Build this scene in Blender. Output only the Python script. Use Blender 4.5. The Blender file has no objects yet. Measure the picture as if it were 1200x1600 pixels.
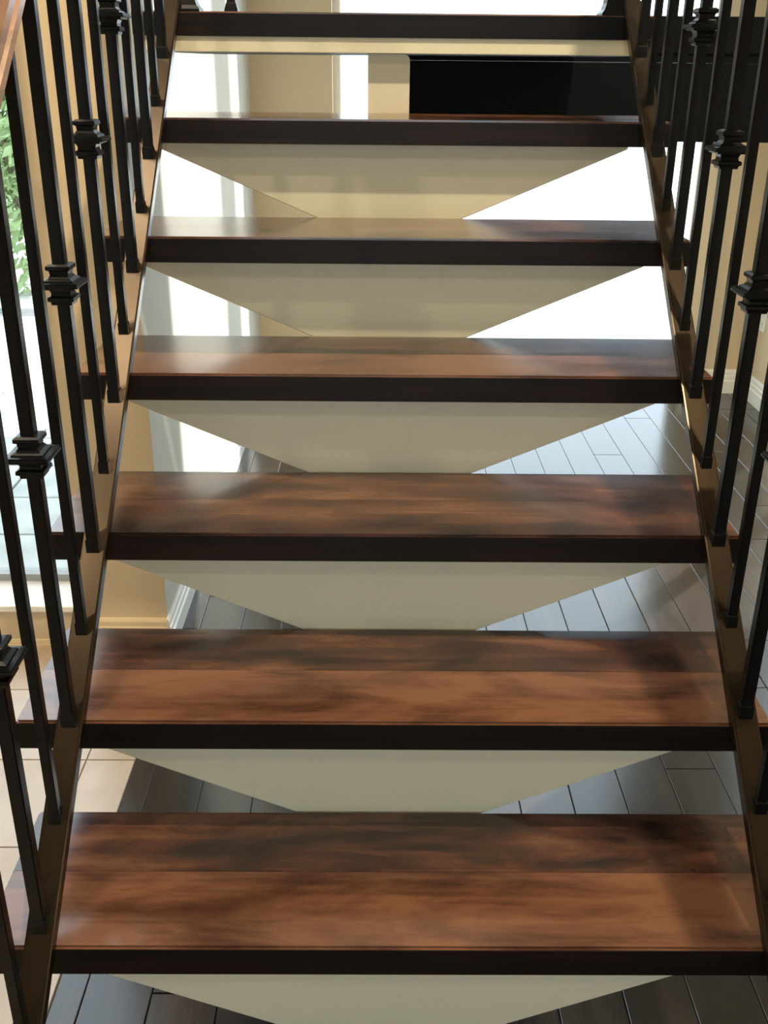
import bpy, bmesh, math, random
from mathutils import Vector, Matrix
random.seed(7)
S = bpy.context.scene
COL = S.collection

# ------------------------------------------------------------------ camera
PITCH, YAW, ROLL = 0.4193, 0.009, 0.0098
cp, sp, cy, sy, cr, sr = math.cos(PITCH), math.sin(PITCH), math.cos(YAW), math.sin(YAW), math.cos(ROLL), math.sin(ROLL)
fwd = Vector((sy*cp, cy*cp, -sp)); rgt = Vector((cy, -sy, 0)); upv = rgt.cross(fwd)
R_ = rgt*cr + upv*sr; U_ = -rgt*sr + upv*cr
cam = bpy.data.cameras.new('camera'); camo = bpy.data.objects.new('camera', cam); COL.objects.link(camo)
cam.sensor_fit = 'HORIZONTAL'; cam.sensor_width = 36; cam.lens = 36*1577.25/1200
cam.clip_start = .02; cam.clip_end = 200
camo.matrix_world = Matrix(((R_.x, U_.x, -fwd.x, -.0453), (R_.y, U_.y, -fwd.y, -.9311),
                            (R_.z, U_.z, -fwd.z, 1.5606), (0, 0, 0, 1)))
S.camera = camo

# ------------------------------------------------------------------ world, sun, lamps, exposure
w = bpy.data.worlds.new('world'); S.world = w; w.use_nodes = True
bg = w.node_tree.nodes['Background']; bg.inputs[0].default_value = (.76, .88, 1, 1); bg.inputs[1].default_value = 4.2
S.view_settings.view_transform = 'Standard'; S.view_settings.look = 'None'
S.view_settings.exposure = 0.0; S.view_settings.gamma = 1
S.view_settings.use_curve_mapping = False

sun = bpy.data.lights.new('sun', 'SUN'); sun.energy = 11; sun.angle = .012; sun.color = (1, .96, .9)
suno = bpy.data.objects.new('sun', sun); COL.objects.link(suno)
sd = Vector((-.936, -1, -1.37*.66))
suno.rotation_euler = sd.to_track_quat('-Z', 'Y').to_euler()

def downlight(name, loc, aim, energy, color, size=130, radius=.035):
    l = bpy.data.lights.new(name, 'SPOT'); l.energy = energy; l.color = color
    l.spot_size = math.radians(size); l.spot_blend = .6; l.shadow_soft_size = radius
    o = bpy.data.objects.new(name, l); COL.objects.link(o); o.location = loc
    o.rotation_euler = (Vector(aim)-Vector(loc)).to_track_quat('-Z', 'Y').to_euler()
    return o
WARM = (1, .83, .60)
downlight('unseen_spot', (.64, .12, 3.9), (.3, .2, 0), 350, (1, .80, .54))
downlight('unseen_spot', (-1.06, 1.08, 3.9), (-.6, .9, 0), 55, WARM, radius=.22)  # left spot, split in two and widened for the bar's tan sheen
downlight('unseen_spot', (-1.18, .40, 3.9), (-.6, .3, 0), 65, WARM, radius=.22)
downlight('unseen_spot', (-.1, -2.2, 3.9), (0, -.3, .5), 60, (1, .85, .60), 90)  # added fill from behind the viewer to brighten the brackets
downlight('unseen_spot', (-1.7, -.4, 3.9), (-1.8, .9, .3), 90, WARM, 100)

# ------------------------------------------------------------------ materials
def mat(name, color, rough=.5, metal=0, spec=.5, bump=0, bscale=200):
    m = bpy.data.materials.new(name); m.use_nodes = True
    nt = m.node_tree; b = nt.nodes['Principled BSDF']
    b.inputs['Base Color'].default_value = (*color, 1); b.inputs['Roughness'].default_value = rough
    b.inputs['Metallic'].default_value = metal; b.inputs['Specular IOR Level'].default_value = spec
    if bump:
        tc = nt.nodes.new('ShaderNodeTexCoord'); n = nt.nodes.new('ShaderNodeTexNoise'); n.inputs['Scale'].default_value = bscale
        n.inputs['Detail'].default_value = 3
        bp = nt.nodes.new('ShaderNodeBump'); bp.inputs['Strength'].default_value = bump; bp.inputs['Distance'].default_value = .002
        nt.links.new(tc.outputs['Object'], n.inputs['Vector']); nt.links.new(n.outputs['Fac'], bp.inputs['Height'])
        nt.links.new(bp.outputs['Normal'], b.inputs['Normal'])
    return m

def wood(name, ramp, axis='X', rough=.25, scale=1.0, blotch=.5, spread=1.0, coat=0.0, spec=.5):
    """streaky stained wood; grain along axis, per-object random offset and tone"""
    m = bpy.data.materials.new(name); m.use_nodes = True
    nt = m.node_tree; N = nt.nodes.new; L = nt.links.new; b = nt.nodes['Principled BSDF']
    tc = N('ShaderNodeTexCoord'); oi = N('ShaderNodeObjectInfo')
    mul = N('ShaderNodeMath'); mul.operation = 'MULTIPLY'; mul.inputs[1].default_value = 37
    L(oi.outputs['Random'], mul.inputs[0])
    cmb = N('ShaderNodeCombineXYZ')
    for k in 'XYZ': L(mul.outputs[0], cmb.inputs[k])
    add = N('ShaderNodeVectorMath'); add.operation = 'ADD'; L(tc.outputs['Object'], add.inputs[0]); L(cmb.outputs[0], add.inputs[1])
    def noise(sc, det, dist):
        mp = N('ShaderNodeMapping'); mp.inputs['Scale'].default_value = sc; L(add.outputs[0], mp.inputs['Vector'])
        n = N('ShaderNodeTexNoise'); n.inputs['Scale'].default_value = scale; n.inputs['Detail'].default_value = det
        n.inputs['Distortion'].default_value = dist; n.inputs['Roughness'].default_value = .58; L(mp.outputs[0], n.inputs['Vector']); return n.outputs['Fac']
    ax = {'X': ((2.2, 60, 60), (4.2, 13, 13)), 'Y': ((60, 2.2, 60), (11, 3.2, 11))}[axis]
    fine = noise(ax[0], 6, .4); big = noise(ax[1], 7, .35)
    mx = N('ShaderNodeMix'); mx.inputs[0].default_value = blotch; L(fine, mx.inputs[2]); L(big, mx.inputs[3])
    rnd = N('ShaderNodeMath'); rnd.operation = 'MULTIPLY_ADD'; L(oi.outputs['Random'], rnd.inputs[0])
    rnd.inputs[1].default_value = .22*spread; rnd.inputs[2].default_value = -.11*spread
    sm = N('ShaderNodeMath'); sm.operation = 'ADD'; L(mx.outputs[0], sm.inputs[0]); L(rnd.outputs[0], sm.inputs[1])
    rp = N('ShaderNodeValToRGB'); el = rp.color_ramp.elements
    el[0].position = .38; el[0].color = (*ramp[0], 1); el[1].position = .65; el[1].color = (*ramp[2], 1)
    e = el.new(.5); e.color = (*ramp[1], 1)
    L(sm.outputs[0], rp.inputs[0]); L(rp.outputs[0], b.inputs['Base Color'])
    rr = N('ShaderNodeMath'); rr.operation = 'MULTIPLY_ADD'; L(big, rr.inputs[0]); rr.inputs[1].default_value = .12; rr.inputs[2].default_value = rough-.06
    L(rr.outputs[0], b.inputs['Roughness']); b.inputs['Specular IOR Level'].default_value = spec
    bp = N('ShaderNodeBump'); bp.inputs['Strength'].default_value = .08; bp.inputs['Distance'].default_value = .001
    L(fine, bp.inputs['Height']); L(bp.outputs[0], b.inputs['Normal'])
    b.inputs['Coat Weight'].default_value = coat; b.inputs['Coat Roughness'].default_value = .15
    return m

def stone(name, c1, c2, rough=.35, scale=6, spread=.3):
    m = bpy.data.materials.new(name); m.use_nodes = True
    nt = m.node_tree; N = nt.nodes.new; L = nt.links.new; b = nt.nodes['Principled BSDF']
    tc = N('ShaderNodeTexCoord'); oi = N('ShaderNodeObjectInfo')
    n = N('ShaderNodeTexNoise'); n.noise_dimensions = '4D'; n.inputs['Scale'].default_value = scale; n.inputs['Detail'].default_value = 7
    mw = N('ShaderNodeMath'); mw.operation = 'MULTIPLY'; mw.inputs[1].default_value = 50; L(oi.outputs['Random'], mw.inputs[0]); L(mw.outputs[0], n.inputs['W'])
    L(tc.outputs['Object'], n.inputs['Vector'])
    rp = N('ShaderNodeValToRGB'); rp.color_ramp.elements[0].position = .3; rp.color_ramp.elements[1].position = .7
    rp.color_ramp.elements[0].color = (*c1, 1); rp.color_ramp.elements[1].color = (*c2, 1)
    L(n.outputs['Fac'], rp.inputs[0]); L(rp.outputs[0], b.inputs['Base Color']); b.inputs['Roughness'].default_value = rough
    return m

def glass_mat():
    m = bpy.data.materials.new('window_glass'); m.use_nodes = True; nt = m.node_tree; nt.nodes.clear()
    N = nt.nodes.new; o = N('ShaderNodeOutputMaterial'); t = N('ShaderNodeBsdfTransparent'); g = N('ShaderNodeBsdfGlossy')
    g.inputs['Roughness'].default_value = .02; t.inputs[0].default_value = (.96, .98, .97, 1)
    lw = N('ShaderNodeLayerWeight'); pw_ = N('ShaderNodeMath'); pw_.operation = 'POWER'; pw_.inputs[1].default_value = 5
    fr = N('ShaderNodeMath'); fr.operation = 'MULTIPLY_ADD'; fr.inputs[1].default_value = .9; fr.inputs[2].default_value = .03; mx = N('ShaderNodeMixShader')
    nt.links.new(lw.outputs['Facing'], pw_.inputs[0]); nt.links.new(pw_.outputs[0], fr.inputs[0]); nt.links.new(fr.outputs[0], mx.inputs[0]); nt.links.new(t.outputs[0], mx.inputs[1]); nt.links.new(g.outputs[0], mx.inputs[2])
    nt.links.new(mx.outputs[0], o.inputs[0]); return m

M = dict(
    beige=mat('beige_wall_paint', (.62, .51, .34), .8, spec=.3, bump=.15, bscale=90),
    pale=mat('pale_wall_paint', (.55, .54, .48), .8, spec=.3, bump=.15, bscale=90),
    ceil=mat('ceiling_paint', (.78, .72, .6), .9, spec=.2),
    trim=mat('white_trim_paint', (.80, .79, .74), .35),
    cream_trim=mat('cream_trim_paint', (.74, .60, .38), .45),
    cream=mat('cream_panel_paint', (.67, .645, .485), .55, spec=.35, bump=.06, bscale=160),
    tread=wood('stained_tread_wood', ((.016, .008, .0055), (.070, .029, .0165), (.17, .078, .042)), 'X', .21, 1, .78, 1.1, .5),
    nosing=wood('dark_edge_wood', ((.004, .003, .0025), (.009, .0055, .004), (.017, .009, .006)), 'X', .45, 1, .4, .6, 0, .18),  # tread edges and cores, far darker than the tread tops
    floor=wood('dark_plank_wood', ((.010, .009, .009), (.017, .0145, .014), (.036, .027, .023)), 'Y', .20, 1, .5, 1.3, .35),
    gap=mat('floor_gap', (.012, .010, .009), .9),
    iron=mat('black_iron', (.0035, .004, .0045), .32, 0, .24, .05, 300),
    bar=mat('bronze_black_bar', (.010, .0075, .005), .24, 0, .5),
    rail=wood('oiled_handrail_wood', ((.16, .07, .03), (.30, .15, .07), (.42, .23, .12)), 'Y', .3, 1, .5, 0, .3),
    navy=mat('navy_black_paint', (.0020, .0040, .0062), .55, spec=.12),
    tile=stone('entry_tile_stone', (.50, .38, .27), (.66, .55, .44), .3, 5),
    grout=mat('tile_grout', (.30, .25, .20), .9),
    paver=stone('patio_paver_stone', (.34, .37, .37), (.52, .55, .54), .8, 7),
    joint=mat('paver_joint', (.16, .17, .17), .95),
    ground=mat('pale_concrete', (.6, .6, .57), .9),
    glass=glass_mat(),
    frame=mat('grey_window_frame', (.35, .36, .38), .4),
    leaf=mat('pale_green_leaf', (.30, .42, .20), .6),
    stem=mat('shrub_stem', (.24, .20, .15), .9),
    plate=mat('white_plastic', (.8, .79, .75), .35),
    slot=mat('outlet_slot', (.02, .02, .02), .6),
)

M['bar'].node_tree.nodes['Principled BSDF'].inputs['Specular Tint'].default_value = (1, .74, .50, 1)

# ------------------------------------------------------------------ mesh helpers
def obj(name, bm, m, parent=None, smooth=False):
    me = bpy.data.meshes.new(name); bm.normal_update(); bm.to_mesh(me); bm.free()
    me.materials.append(M[m])
    if smooth:
        for p in me.polygons: p.use_smooth = True
    return link(name, me, parent)
def link(name, me, parent=None, loc=None):
    o = bpy.data.objects.new(name, me); COL.objects.link(o); o.parent = parent
    if loc is not None: o.location = loc
    return o
def empty(name, loc=(0, 0, 0)):
    o = bpy.data.objects.new(name, None); COL.objects.link(o); o.location = loc; o.empty_display_size = .1; return o
def tag(o, label=None, cat=None, group=None, kind=None):
    if label: o['label'] = label
    if cat: o['category'] = cat
    if group: o['group'] = group
    if kind: o['kind'] = kind
    return o
def box(bm, x0, x1, y0, y1, z0, z1):
    v = [bm.verts.new((x, y, z)) for z in (z0, z1) for y in (y0, y1) for x in (x0, x1)]
    for f in ((0, 2, 3, 1), (4, 5, 7, 6), (0, 1, 5, 4), (2, 6, 7, 3), (0, 4, 6, 2), (1, 3, 7, 5)):
        bm.faces.new([v[i] for i in f])
    return v
def nbox(*a, bev=0, seg=2):
    bm = bmesh.new(); box(bm, *a)
    if bev: bmesh.ops.bevel(bm, geom=list(bm.edges), offset=bev, segments=seg, profile=.5, affect='EDGES')
    return bm
def boxes(lst):
    bm = bmesh.new()
    for b in lst: box(bm, *b)
    return bm
def prism(bm, poly, axis, a, b):
    """extrude a 2D polygon; axis 'x': poly is (y,z), axis 'y': poly is (x,z)"""
    f = (lambda p, t: (t, p[0], p[1])) if axis == 'x' else (lambda p, t: (p[0], t, p[1]))
    A = [bm.verts.new(f(p, a)) for p in poly]; B = [bm.verts.new(f(p, b)) for p in poly]
    n = len(poly)
    bm.faces.new(A); bm.faces.new(B[::-1])
    for i in range(n): bm.faces.new((A[i], B[i], B[(i+1) % n], A[(i+1) % n]))
    bmesh.ops.recalc_face_normals(bm, faces=bm.faces)
    return bm
def stack(bm, rings, cx=0, cy=0):
    """square section swept through (half width, z) rings"""
    vs = []
    for h, z in rings:
        vs.append([bm.verts.new((cx+a*h, cy+b*h, z)) for a, b in ((-1, -1), (1, -1), (1, 1), (-1, 1))])
    for A, B in zip(vs, vs[1:]):
        for i in range(4): bm.faces.new((A[i], A[(i+1) % 4], B[(i+1) % 4], B[i]))
    bm.faces.new(vs[0][::-1]); bm.faces.new(vs[-1]); return bm
def slab(sx, sy, h, b=.0016):
    """a plank or tile: straight foot, chamfered top edge, origin at the middle of its top"""
    bm = bmesh.new(); vs = []
    for (dx, z) in ((0, -h), (0, -b), (b, 0)):
        vs.append([bm.verts.new((a*(sx/2-dx), c*(sy/2-dx), z)) for a, c in ((-1, -1), (1, -1), (1, 1), (-1, 1))])
    for A, B in zip(vs, vs[1:]):
        for i in range(4): bm.faces.new((A[i], A[(i+1) % 4], B[(i+1) % 4], B[i]))
    bm.faces.new(vs[0][::-1]); bm.faces.new(vs[-1]); return bm
def baseboard(name, axis, a, b, face, sgn, h, m, t=.016):
    """moulded skirting standing on the floor; profile leaves the wall at 'face' in direction sgn"""
    pr = [(0, 0), (t, 0), (t, h*.52), (t*.72, h*.56), (t*.72, h*.72), (t*.5, h*.76), (t*.5, h*.9), (t*.25, h), (0, h)]
    bm = bmesh.new(); prism(bm, [(face+sgn*d, z) for d, z in pr], 'x' if axis == 'x' else 'y', a, b)
    return tag(obj(name, bm, m), kind='structure')

# ------------------------------------------------------------------ room shell
XL, XR, YF, YB, ZC = -3.1, 1.861, -3.4, 4.13, 4.05
XS, YE = -.64, 1.59                     # return wall plane, entry wall plane
T = .18
RISE, RUN, THK, DEP = .1828, .2181, .045, .2516
zt = lambda i: (i+2)*RISE
NOSE = zt(1)                            # nose line: z = NOSE + y*SL
SL = RISE/RUN

ZH = 3.75                               # head of the tall glazing
WX0, WX1 = -.257, 1.54                  # glazed back opening
tag(obj('wall_back', boxes([(XS-T, WX0, YB, YB+T, 0, ZC), (WX1, XR+T, YB, YB+T, 0, ZC), (WX0, WX1, YB, YB+T, ZH, ZC)]), 'beige'), kind='structure')
RW0, RW1, RZ0, RZ1 = 2.55, 3.6, .12, 2.15  # window in the right wall
tag(obj('wall_right', boxes([(XR, XR+T, YF, RW0, 0, ZC), (XR, XR+T, RW1, YB, 0, ZC), (XR, XR+T, RW0, RW1, 0, RZ0), (XR, XR+T, RW0, RW1, RZ1, ZC)]), 'beige'), kind='structure')
tag(obj('wall_return', boxes([(XS-.12, XS, YE+.19, YB, 0, ZC)]), 'pale'), kind='structure')
EX0, EX1, EZ0, EZ1 = -2.5, -.876, .142, 2.6    # low window in the entry wall
tag(obj('wall_entry', boxes([(XL, EX0, YE, YE+.19, 0, ZC), (EX1, XS-.0005, YE, YE+.19, 0, ZC), (EX0, EX1, YE, YE+.19, 0, EZ0-.02), (EX0, EX1, YE, YE+.19, EZ1, ZC)]), 'beige'), kind='structure')
tag(obj('wall_return_end', boxes([(XS-.0005, XS, YE+.0005, YE+.19, 0, ZC)]), 'pale'), kind='structure')
tag(obj('wall_left', boxes([(XL-T, XL, YF, YE+.19, 0, ZC)]), 'beige'), kind='structure')
FX0, FX1, FZ0, FZ1 = -1.05, .95, .25, 2.3      # unseen window added behind the viewer to fill the brackets with skylight
tag(obj('wall_front', boxes([(XL-T, FX0, YF-T, YF, 0, ZC), (FX1, XR+T, YF-T, YF, 0, ZC), (FX0, FX1, YF-T, YF, 0, FZ0), (FX0, FX1, YF-T, YF, FZ1, ZC)]), 'beige'), kind='structure')
tag(obj('ceiling', boxes([(XL-T, XR+T, YF-T, YE+.19, ZC, ZC+.15), (XS-.12, XR+T, YE+.19, YB+T, ZC, ZC+.15)]), 'ceil'), kind='structure')

# wooden floor: sub-floor plus single planks
XB = -.627
floor = tag(obj('floor', boxes([(XB, XR, YF, YB+T, -.12, -.010)]), 'gap'), kind='structure')
PW = .1235; xs = [XB]; x = -.5735
while x < XR-.02: xs.append(x); x += PW
xs.append(XR)
cache = {}
for r, (a, b) in enumerate(zip(xs, xs[1:])):
    y = -1.6 - random.choice((.1, .35, .6, .85))
    while y < YB-.02:
        ln = random.choice((.6, .9, 1.2, 1.2)); y1 = min(y+ln, YB)
        if YB-y1 < .2: y1 = YB
        key = (round(b-a, 4), round(y1-y, 3))
        if key not in cache:
            me = bpy.data.meshes.new('floor_plank'); bm = slab(b-a-.0012, y1-y-.0012, .0095); bm.to_mesh(me); bm.free()
            me.materials.append(M['floor']); cache[key] = me
        link('floor_plank', cache[key], floor, ((a+b)/2, (y+y1)/2, 0)); y = y1
# tiled entry floor
entry = tag(obj('floor_entry', boxes([(XL, XB-.001, YF, YE, -.12, -.004)]), 'grout'), kind='structure')
TP = .3; cache = {}
xt = [XB-.001, -.747]
while xt[-1]-TP > XL: xt.append(xt[-1]-TP)
yt = [YE-.001, 1.375]
while yt[-1] > -.7: yt.append(yt[-1]-TP)
for xa, xb in zip(xt[1:], xt):
    for ya, yb in zip(yt[1:], yt):
        key = (round(xb-xa, 3), round(yb-ya, 3))
        if key not in cache:
            me = bpy.data.meshes.new('floor_tile'); bm = slab(xb-xa-.003, yb-ya-.003, .0035, .001); bm.to_mesh(me); bm.free()
            me.materials.append(M['tile']); cache[key] = me
        link('floor_tile', cache[key], entry, ((xa+xb)/2, (ya+yb)/2, 0))

baseboard('baseboard_return', 'y', YE-.016, YB, XS, 1, .105, 'trim')
baseboard('baseboard_entry', 'x', EX1, XS, YE, -1, .101, 'cream_trim')
baseboard('baseboard_sill', 'x', XL, EX1, YE, -1, .030, 'cream_trim', .012)
baseboard('baseboard_back', 'x', XS+.016, WX0, YB, -1, .115, 'trim')
baseboard('baseboard_corner', 'x', WX1, XR-.016, YB, -1, .125, 'trim')
baseboard('baseboard_right', 'y', RW1+.0, YB, XR, -1, .125, 'trim')

# glazing
def window(name, axis, a0, a1, z0, z1, pos, fr, mullions, depth, m, transom=None):
    root = tag(empty(name, (0, 0, 0)), kind='structure')
    def bar_(nm, u0, u1, w0, w1, mm, d=depth):
        b = (u0, u1, pos-d/2, pos+d/2, w0, w1) if axis == 'x' else (pos-d/2, pos+d/2, u0, u1, w0, w1)
        return obj(nm, nbox(*b), mm, root)
    bar_('frame_stile', a0, a0+fr, z0, z1, m); bar_('frame_stile', a1-fr, a1, z0, z1, m)
    bar_('frame_rail', a0+fr, a1-fr, z0, z0+fr, m); bar_('frame_rail', a0+fr, a1-fr, z1-fr, z1, m)
    edges = [a0+fr]
    for c, wd in mullions:
        bar_('mullion', c-wd/2, c+wd/2, z0+fr, z1-fr, m); edges += [c-wd/2, c+wd/2]
    edges.append(a1-fr)
    for u0, u1 in zip(edges[::2], edges[1::2]):
        bar_('pane', u0, u1, z0+fr, z1-fr, 'glass', .006)
    return root
window('window_1', 'x', WX0, WX1, 0, ZH, YB+.10, .035, [], .06, 'trim')
window('window_2', 'y', RW0, RW1, RZ0, RZ1, XR+.10, .045, [((RW0+RW1)/2, .05)], .05, 'trim')
window('window_3', 'x', EX0, EX1, EZ0, EZ1, YE+.165, .022, [(-1.72, .05)], .045, 'frame')
window('added_fill_window', 'x', FX0, FX1, FZ0, FZ1, YF-.09, .045, [(-.05, .05)], .05, 'trim')
tag(obj('trim_1', nbox(EX0, EX1, YE-.012, YE+.143, EZ0-.02, EZ0, bev=.004), 'trim'), kind='structure')
tag(obj('trim_2', boxes([(WX0, WX1, YB-.015, YB, ZH, ZH+.085)]), 'trim'), kind='structure')

# ------------------------------------------------------------------ outside
ground = tag(obj('ground', boxes([(-14, 14, -14, 22, -.4, -.06)]), 'ground'), kind='structure')
patio = tag(obj('patio', boxes([(-5.2, XS-.125, YE+.195, 6.0, -.055, -.012)]), 'joint'), kind='structure')
random.seed(11); ppy = [1.79, 2.02, 2.354, 2.691]
while ppy[-1] < 5.7: ppy.append(ppy[-1]+.337)
cache = {}
for r, (a, b) in enumerate(zip(ppy, ppy[1:])):
    x = XS-.13 - random.choice((0, .14, .3))
    while x > -5.0:
        wd = random.choice((.42, .5, .62)); key = (wd, round(b-a, 3))
        if key not in cache:
            me = bpy.data.meshes.new('paver'); bm = slab(wd-.009, b-a-.009, .0115, .003); bm.to_mesh(me); bm.free()
            me.materials.append(M['paver']); cache[key] = me
        link('paver', cache[key], patio, (x-wd/2, (a+b)/2, 0)); x -= wd

def shrub(loc, rad, hgt, n, label, seed):
    rn = random.Random(seed); root = tag(empty('garden_shrub', loc), label, 'shrub', 'shrubs beyond the patio')
    bm = bmesh.new()
    for k in range(7):
        a = rn.uniform(0, 6.28); rr = rad*.55
        tip = Vector((math.cos(a)*rr, math.sin(a)*rr, hgt*rn.uniform(.6, .9)))
        p = Vector((math.cos(a)*.05, math.sin(a)*.05, 0)); s_ = .02
        A = [bm.verts.new(p+Vector((c*s_, d*s_, 0))) for c, d in ((-1, -1), (1, -1), (1, 1), (-1, 1))]
        B = [bm.verts.new(tip+Vector((c*s_*.3, d*s_*.3, 0))) for c, d in ((-1, -1), (1, -1), (1, 1), (-1, 1))]
        for i in range(4): bm.faces.new((A[i], A[(i+1) % 4], B[(i+1) % 4], B[i]))
    obj('stem', bm, 'stem', root)
    bm = bmesh.new()
    for k in range(n):
        u = rn.uniform(-1, 1); a = rn.uniform(0, 6.283); q = rn.random()**.4
        s1 = math.sqrt(1-u*u)
        lump = 1+.18*math.sin(3*a+seed)+.12*math.sin(7*u+5*a)
        c = Vector((math.cos(a)*s1*rad*q*lump, math.sin(a)*s1*rad*q*lump, hgt*.55+u*hgt*.5*q*lump))
        if c.z < .03: c.z = .03
        d = Vector((rn.gauss(0, 1), rn.gauss(0, 1), rn.gauss(0, 1)+.4)).normalized()
        e = d.orthogonal().normalized(); L_ = rn.uniform(.04, .075); f = d.cross(e)
        bm.faces.new([bm.verts.new(c+p) for p in (-e*L_, f*L_*.45+d*.01, e*L_, -f*L_*.45+d*.01)])
    tag(obj('foliage', bm, 'leaf', root), kind='stuff')
shrub((-2.55, 6.9, -.06), .85, 2.5, 6000, 'tall pale green shrub nearest the low window jamb', 1)
shrub((-4.5, 6.9, -.06), .85, 2.1, 5000, 'rounded green shrub left of the tall one beyond the patio', 2)

pc = tag(empty('shadow_column', (2.86, 7.0, -.06)), 'white square column added out of view to shade a strip of the return wall', 'column')  # unseen, added to throw a shadow strip on the return wall
bm = bmesh.new(); stack(bm, [(.18, 0), (.18, .18), (.16, .2), (.12, .22)]); obj('column_base', bm, 'trim', pc)
bm = bmesh.new(); stack(bm, [(.10, .22), (.10, 6.3)]); obj('column_shaft', bm, 'trim', pc)
bm = bmesh.new(); stack(bm, [(.12, 6.3), (.16, 6.34), (.18, 6.5)]); obj('column_capital', bm, 'trim', pc)

# ------------------------------------------------------------------ staircase
TX0, TX1 = -.538, .505
CX = -.022                                # centre of stringer and brackets
stair = tag(empty('staircase', (CX, -.3, 0)), 'open-riser staircase with dark brown wooden treads on cream trapezoid brackets', 'staircase')
def part(name, bm, m, parent=None, smooth=False):
    o = obj(name, bm, m, parent or stair, smooth)
    if parent is None: o.location = -stair.location
    return o
def make_tread(i):
    y0 = (i-1)*RUN; z = zt(i); lx = TX1-TX0
    root = bpy.data.objects.new('tread', None); COL.objects.link(root); root.parent = stair
    root.location = Vector(((TX0+TX1)/2, y0, z)) - stair.location; root.empty_display_size = .05
    return root
me_front = me_back = me_edge = None
def mesh_of(bm, m, name):
    me = bpy.data.meshes.new(name); bm.normal_update(); bm.to_mesh(me); bm.free(); me.materials.append(M[m]); return me
def tread_board(y0, y1):
    bm = nbox(-(TX1-TX0)/2, (TX1-TX0)/2, y0, y1, -.020, 0)
    outer = [e for e in bm.edges if not all(abs(v.co.y-SEAM) < .002 for v in e.verts) and not all(v.co.z < -.01 for v in e.verts)]
    bmesh.ops.bevel(bm, geom=outer, offset=.0032, segments=2, affect='EDGES'); return bm
SEAM = .130
me_front = mesh_of(tread_board(.0, SEAM-.0003), 'tread', 'tread_board')
me_back = mesh_of(tread_board(SEAM+.0003, DEP), 'tread', 'tread_board')
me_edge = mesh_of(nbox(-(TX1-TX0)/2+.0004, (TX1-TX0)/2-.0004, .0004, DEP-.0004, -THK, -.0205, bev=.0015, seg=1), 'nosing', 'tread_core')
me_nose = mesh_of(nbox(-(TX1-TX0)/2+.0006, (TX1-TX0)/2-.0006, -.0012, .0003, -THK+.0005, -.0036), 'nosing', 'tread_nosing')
for i in range(-1, 7):
    t = make_tread(i)
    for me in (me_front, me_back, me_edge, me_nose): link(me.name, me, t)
# cream brackets under every tread
def trapezoid(zb, zu, top0, top1, w):
    return [(top0, zu), (top0, zu-.006), (CX-w, zb), (CX+w, zb), (top1, zu-.006), (top1, zu)]
for i in range(-1, 7):
    y = (i-1)*RUN + DEP-RUN + .0015
    zu = zt(i)-THK-.0005; zb = zt(i)-.226
    if zb < .002: zb = .002
    bm = bmesh.new(); prism(bm, trapezoid(zb, zu, -.478, .436, .0435), 'y', y, y+.07)
    bmesh.ops.bevel(bm, geom=list(bm.edges), offset=.0015, segments=1, affect='EDGES')
    part('riser_bracket', bm, 'cream')
# centre stringer: sloped spine under the brackets
bm = bmesh.new()
def sline(y, dz): return NOSE + SL*y + dz
y1 = 6*RUN+.11
prism(bm, [(-.30, .001), (-.02, .001), (y1, sline(y1, -.50)), (y1, sline(y1, -.265)), (-.30, sline(-.30, -.265))], 'x', CX-.0425, CX+.0425)
part('centre_stringer', bm, 'cream')
bm = bmesh.new()
yp = 6*RUN + DEP-RUN
ZL = 1.650                                # landing level
pz0, pz1, rr = zt(6)-.20, ZL-.0745, .012
pts = [(-.067, pz0), (.0195, pz0)] + [(.0195-rr+rr*math.cos(a*math.pi/10), pz1-rr+rr*math.sin(a*math.pi/10)) for a in range(6)] + [(-.067, pz1)]
prism(bm, pts, 'y', yp, yp+.075)
part('stringer_head', bm, 'cream')

# landing
LY0, LY1 = 6*RUN, 2.16
landing = bpy.data.objects.new('landing', None); COL.objects.link(landing); landing.parent = stair; landing.location = -stair.location
n = 8; pw = (LY1-LY0)/n
for k in range(n):
    obj('landing_board', nbox(TX0, TX1, LY0+k*pw+.0004, LY0+(k+1)*pw-.0004, ZL-.02, ZL, bev=.002), 'tread', landing)
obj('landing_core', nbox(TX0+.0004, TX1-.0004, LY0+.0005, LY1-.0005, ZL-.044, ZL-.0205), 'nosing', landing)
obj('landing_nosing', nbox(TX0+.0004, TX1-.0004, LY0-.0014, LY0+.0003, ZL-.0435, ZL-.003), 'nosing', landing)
obj('landing_fascia', nbox(TX0+.01, TX1-.008, LY0+.004, LY0+.03, ZL-.0735, ZL-.0445, bev=.001), 'cream', landing)
obj('landing_soffit', nbox(TX0+.012, TX1-.01, LY0+.0305, LY1-.01, ZL-.0735, ZL-.0445), 'navy', landing)
hb = tag(empty('header_beam', (.92, 2.2, 1.357)), 'deep navy black beam running from the stair landing to the right wall', 'beam')
def bpart(nm, b, bev): 
    o = obj(nm, nbox(*b, bev=bev), 'navy', hb); o.location = -hb.location
bpart('beam_board', (-.018, XR-.001, 2.165, 2.26, 1.357, 1.566), .003)
bpart('beam_board', (TX1+.004, XR-.001, 2.165, 2.26, 1.588, 1.684), .003)
bpart('beam_core', (-.016, TX1+.0058, 2.172, 2.25, 1.5662, 1.63), 0)
bpart('beam_core', (TX1+.006, XR-.001, 2.172, 2.25, 1.5662, 1.5878), 0)

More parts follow.
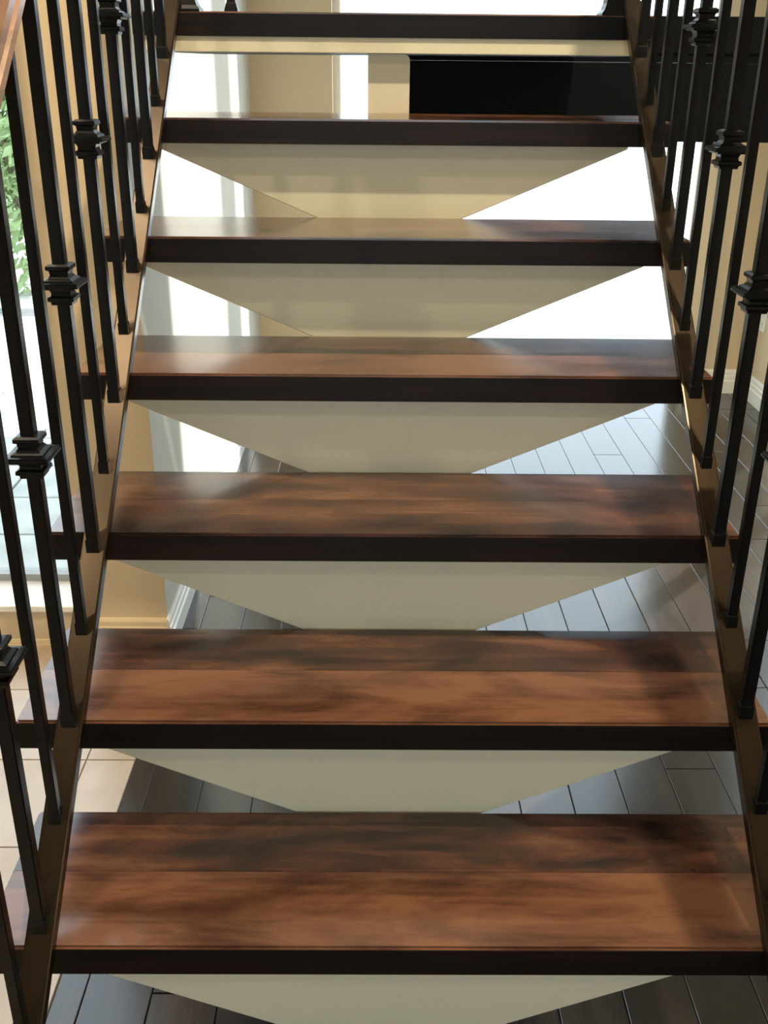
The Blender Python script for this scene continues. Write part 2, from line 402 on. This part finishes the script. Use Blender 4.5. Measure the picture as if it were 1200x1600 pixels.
# ------------------------------------------------------------------ railings
BARH0, BARH1 = .0006, .0265
YTOP = LY0+.012
def square_bar(half, z0, z1):
    bm = bmesh.new(); stack(bm, [(half, z0), (half, z1)])
    bmesh.ops.bevel(bm, geom=[e for e in bm.edges if abs(e.verts[0].co.z-e.verts[1].co.z) > .01], offset=half*.16, segments=1, affect='EDGES')
    return bm
RAILH = .823                               # underside of the handrail above the nose line
def bal_mesh(half):
    # foot cut to the slope of the bar, head cut to the slope of the handrail
    bm = bmesh.new()
    lo = BARH1-.001; hi = RAILH+.004
    A = [bm.verts.new((a*half, b*half, lo+b*half*SL)) for a, b in ((-1, -1), (1, -1), (1, 1), (-1, 1))]
    B = [bm.verts.new((a*half, b*half, hi+b*half*SL)) for a, b in ((-1, -1), (1, -1), (1, 1), (-1, 1))]
    for i in range(4): bm.faces.new((A[i], A[(i+1) % 4], B[(i+1) % 4], B[i]))
    bm.faces.new(A[::-1]); bm.faces.new(B)
    bmesh.ops.bevel(bm, geom=[e for e in bm.edges if abs(e.verts[0].co.z-e.verts[1].co.z) > .1], offset=half*.18, segments=2, affect='EDGES')
    return bm
def shoe_mesh(half):
    bm = bmesh.new(); h = half+.0011
    rows = []
    for hh, dz in ((h, 0), (h, .0115), (half+.0003, .0135)):
        rows.append([bm.verts.new((a*hh, b*hh, BARH1-.0005+dz+(b*hh*SL if dz == 0 else 0))) for a, b in ((-1, -1), (1, -1), (1, 1), (-1, 1))])
    for A, B in zip(rows, rows[1:]):
        for i in range(4): bm.faces.new((A[i], A[(i+1) % 4], B[(i+1) % 4], B[i]))
    bm.faces.new(rows[0][::-1]); bm.faces.new(rows[-1]); return bm
def collar_mesh(half):
    h = half
    pr = [(h+.0002, .0265), (h+.0030, .0262), (h+.0058, .0240), (h+.0060, .0195), (h+.0032, .0175), (h+.0026, .0120), (h+.0048, .0085),
          (h+.0085, .0058), (h+.0088, .0040), (h+.0140, .0034), (h+.0140, .0008), (h+.0152, .0004), (h+.0152, -.0022), (h+.0110, -.0027),
          (h+.0105, -.0052), (h+.0050, -.0060), (h+.0034, -.0105), (h+.0038, -.0145), (h+.0070, -.0160), (h+.0072, -.0205),
          (h+.0045, -.0225), (h+.0040, -.0262), (h+.0002, -.0265)]
    bm = bmesh.new(); stack(bm, [(h+(a-h)*1.22, z) for a, z in pr[::-1]])
    return bm
HT, HN = .0083, .0066
ME = dict(thick=mesh_of(bal_mesh(HT), 'iron', 'baluster'), thin=mesh_of(bal_mesh(HN), 'iron', 'baluster'),
          shoe_t=mesh_of(shoe_mesh(HT), 'iron', 'shoe'), shoe_n=mesh_of(shoe_mesh(HN), 'iron', 'shoe'),
          collar=mesh_of(collar_mesh(HT), 'iron', 'collar'))
def slope_bar(x0, x1, h0, h1, ya, yb, bev):
    bm = bmesh.new()
    prism(bm, [(ya, sline(ya, h0)), (yb, sline(yb, h0)), (yb, sline(yb, h1)), (ya, sline(ya, h1))], 'x', x0, x1)
    if bev: bmesh.ops.bevel(bm, geom=list(bm.edges), offset=bev, segments=2, affect='EDGES')
    return bm
def handrail_profile(x, ya, yb):
    w2 = .030; z0 = RAILH
    pr = [(-w2, 0), (w2, 0), (w2, .011), (w2*.8, .014), (w2*.8, .018), (w2, .021), (w2, .034), (w2*.86, .048), (w2*.5, .057), (0, .060),
          (-w2*.5, .057), (-w2*.86, .048), (-w2, .034), (-w2, .021), (-w2*.8, .018), (-w2*.8, .014), (-w2, .011)]
    bm = bmesh.new()
    A = [bm.verts.new((x+a, ya, sline(ya, z0+b*1.25))) for a, b in pr]; B = [bm.verts.new((x+a, yb, sline(yb, z0+b*1.25))) for a, b in pr]
    n = len(pr)
    for i in range(n): bm.faces.new((A[i], A[(i+1) % n], B[(i+1) % n], B[i]))
    bm.faces.new(A[::-1]); bm.faces.new(B); bmesh.ops.recalc_face_normals(bm, faces=bm.faces)
    return bm
def railing(x, nx, dy, label, coll_h):
    root = tag(empty('stair_railing', (x, -.45, 0)), label, 'railing', 'iron railings along the stair')
    off = -root.location
    o = obj('base_bar', slope_bar(x-.0175, x+.0175, BARH0, BARH1, -.52, YTOP, .0025), 'bar', root); o.location = off
    o = obj('handrail', handrail_profile(x, -.55, LY0+.02), 'rail', root); o.location = off
    ys = [.007+.0984*k+dy for k in range(-5, 13)]
    for k, y in zip(range(-5, 13), ys):
        thick = k % 2 == 0
        b = link('baluster', ME['thick' if thick else 'thin'], root); b.location = Vector((x, y, sline(y, 0))) + off
        link('shoe', ME['shoe_t' if thick else 'shoe_n'], b)
        if thick: link('collar', ME['collar'], b, (0, 0, coll_h))
    # newel post on the landing with a flared shoe
    bm = square_bar(.017, ZL, ZL+1.0); p = obj('newel_post', bm, 'iron', root); p.location = Vector((nx, 1.338, 0)) + off
    bm = bmesh.new(); stack(bm, [(.030, ZL), (.030, ZL+.004), (.024, ZL+.011), (.0205, ZL+.022), (.0195, ZL+.034), (.0175, ZL+.036)])
    obj('shoe', bm, 'iron', p)
    return root
railing(-.4575, -.432, 0, 'black iron stair railing beside the low window, with the oiled wooden handrail in view', .408)
railing(.4600, .430, .012, 'black iron stair railing on the far side from the low window, against the navy beam', .391)

# landing guard: corner post and low rail along the back of the landing
g = tag(empty('landing_guard', (.6, 2.12, ZL)), 'black iron guard rail along the back edge of the landing', 'railing')
def gpart(nm, bm): o = obj(nm, bm, 'iron', g); o.location = -g.location; return o
bm = bmesh.new(); stack(bm, [(.018, ZL), (.018, ZL+.036), (.014, ZL+.05), (.0115, ZL+.056), (.0115, ZL+.95)], -.445, 2.135); gpart('corner_post', bm)
gpart('bottom_rail', nbox(-.434, XR-.002, 2.125, 2.145, 1.724, 1.75, bev=.003))
gpart('top_rail', nbox(-.434, XR-.002, 2.115, 2.155, ZL+.92, ZL+.95, bev=.004))
for k in range(11):
    bm = bmesh.new(); x = .56+.118*k; stack(bm, [(.0066, 1.75), (.0066, ZL+.92)], x, 2.135); gpart('baluster', bm)

# ------------------------------------------------------------------ small things
o = tag(empty('wall_outlet', (XR, 3.983, .36)), 'white electrical outlet plate low on the right wall', 'outlet')
def opart(nm, b, m, bev=0): q = obj(nm, nbox(*b, bev=bev), m, o); return q
opart('plate', (-.006, 0, -.036, .036, 0, .118), 'plate', .002)
for z in (.022, .068):
    opart('socket', (-.0085, -.006, -.017, .017, z, z+.028), 'plate')
    for yy in (-.008, .006): opart('slot', (-.0088, -.0083, yy, yy+.002, z+.010, z+.020), 'slot')
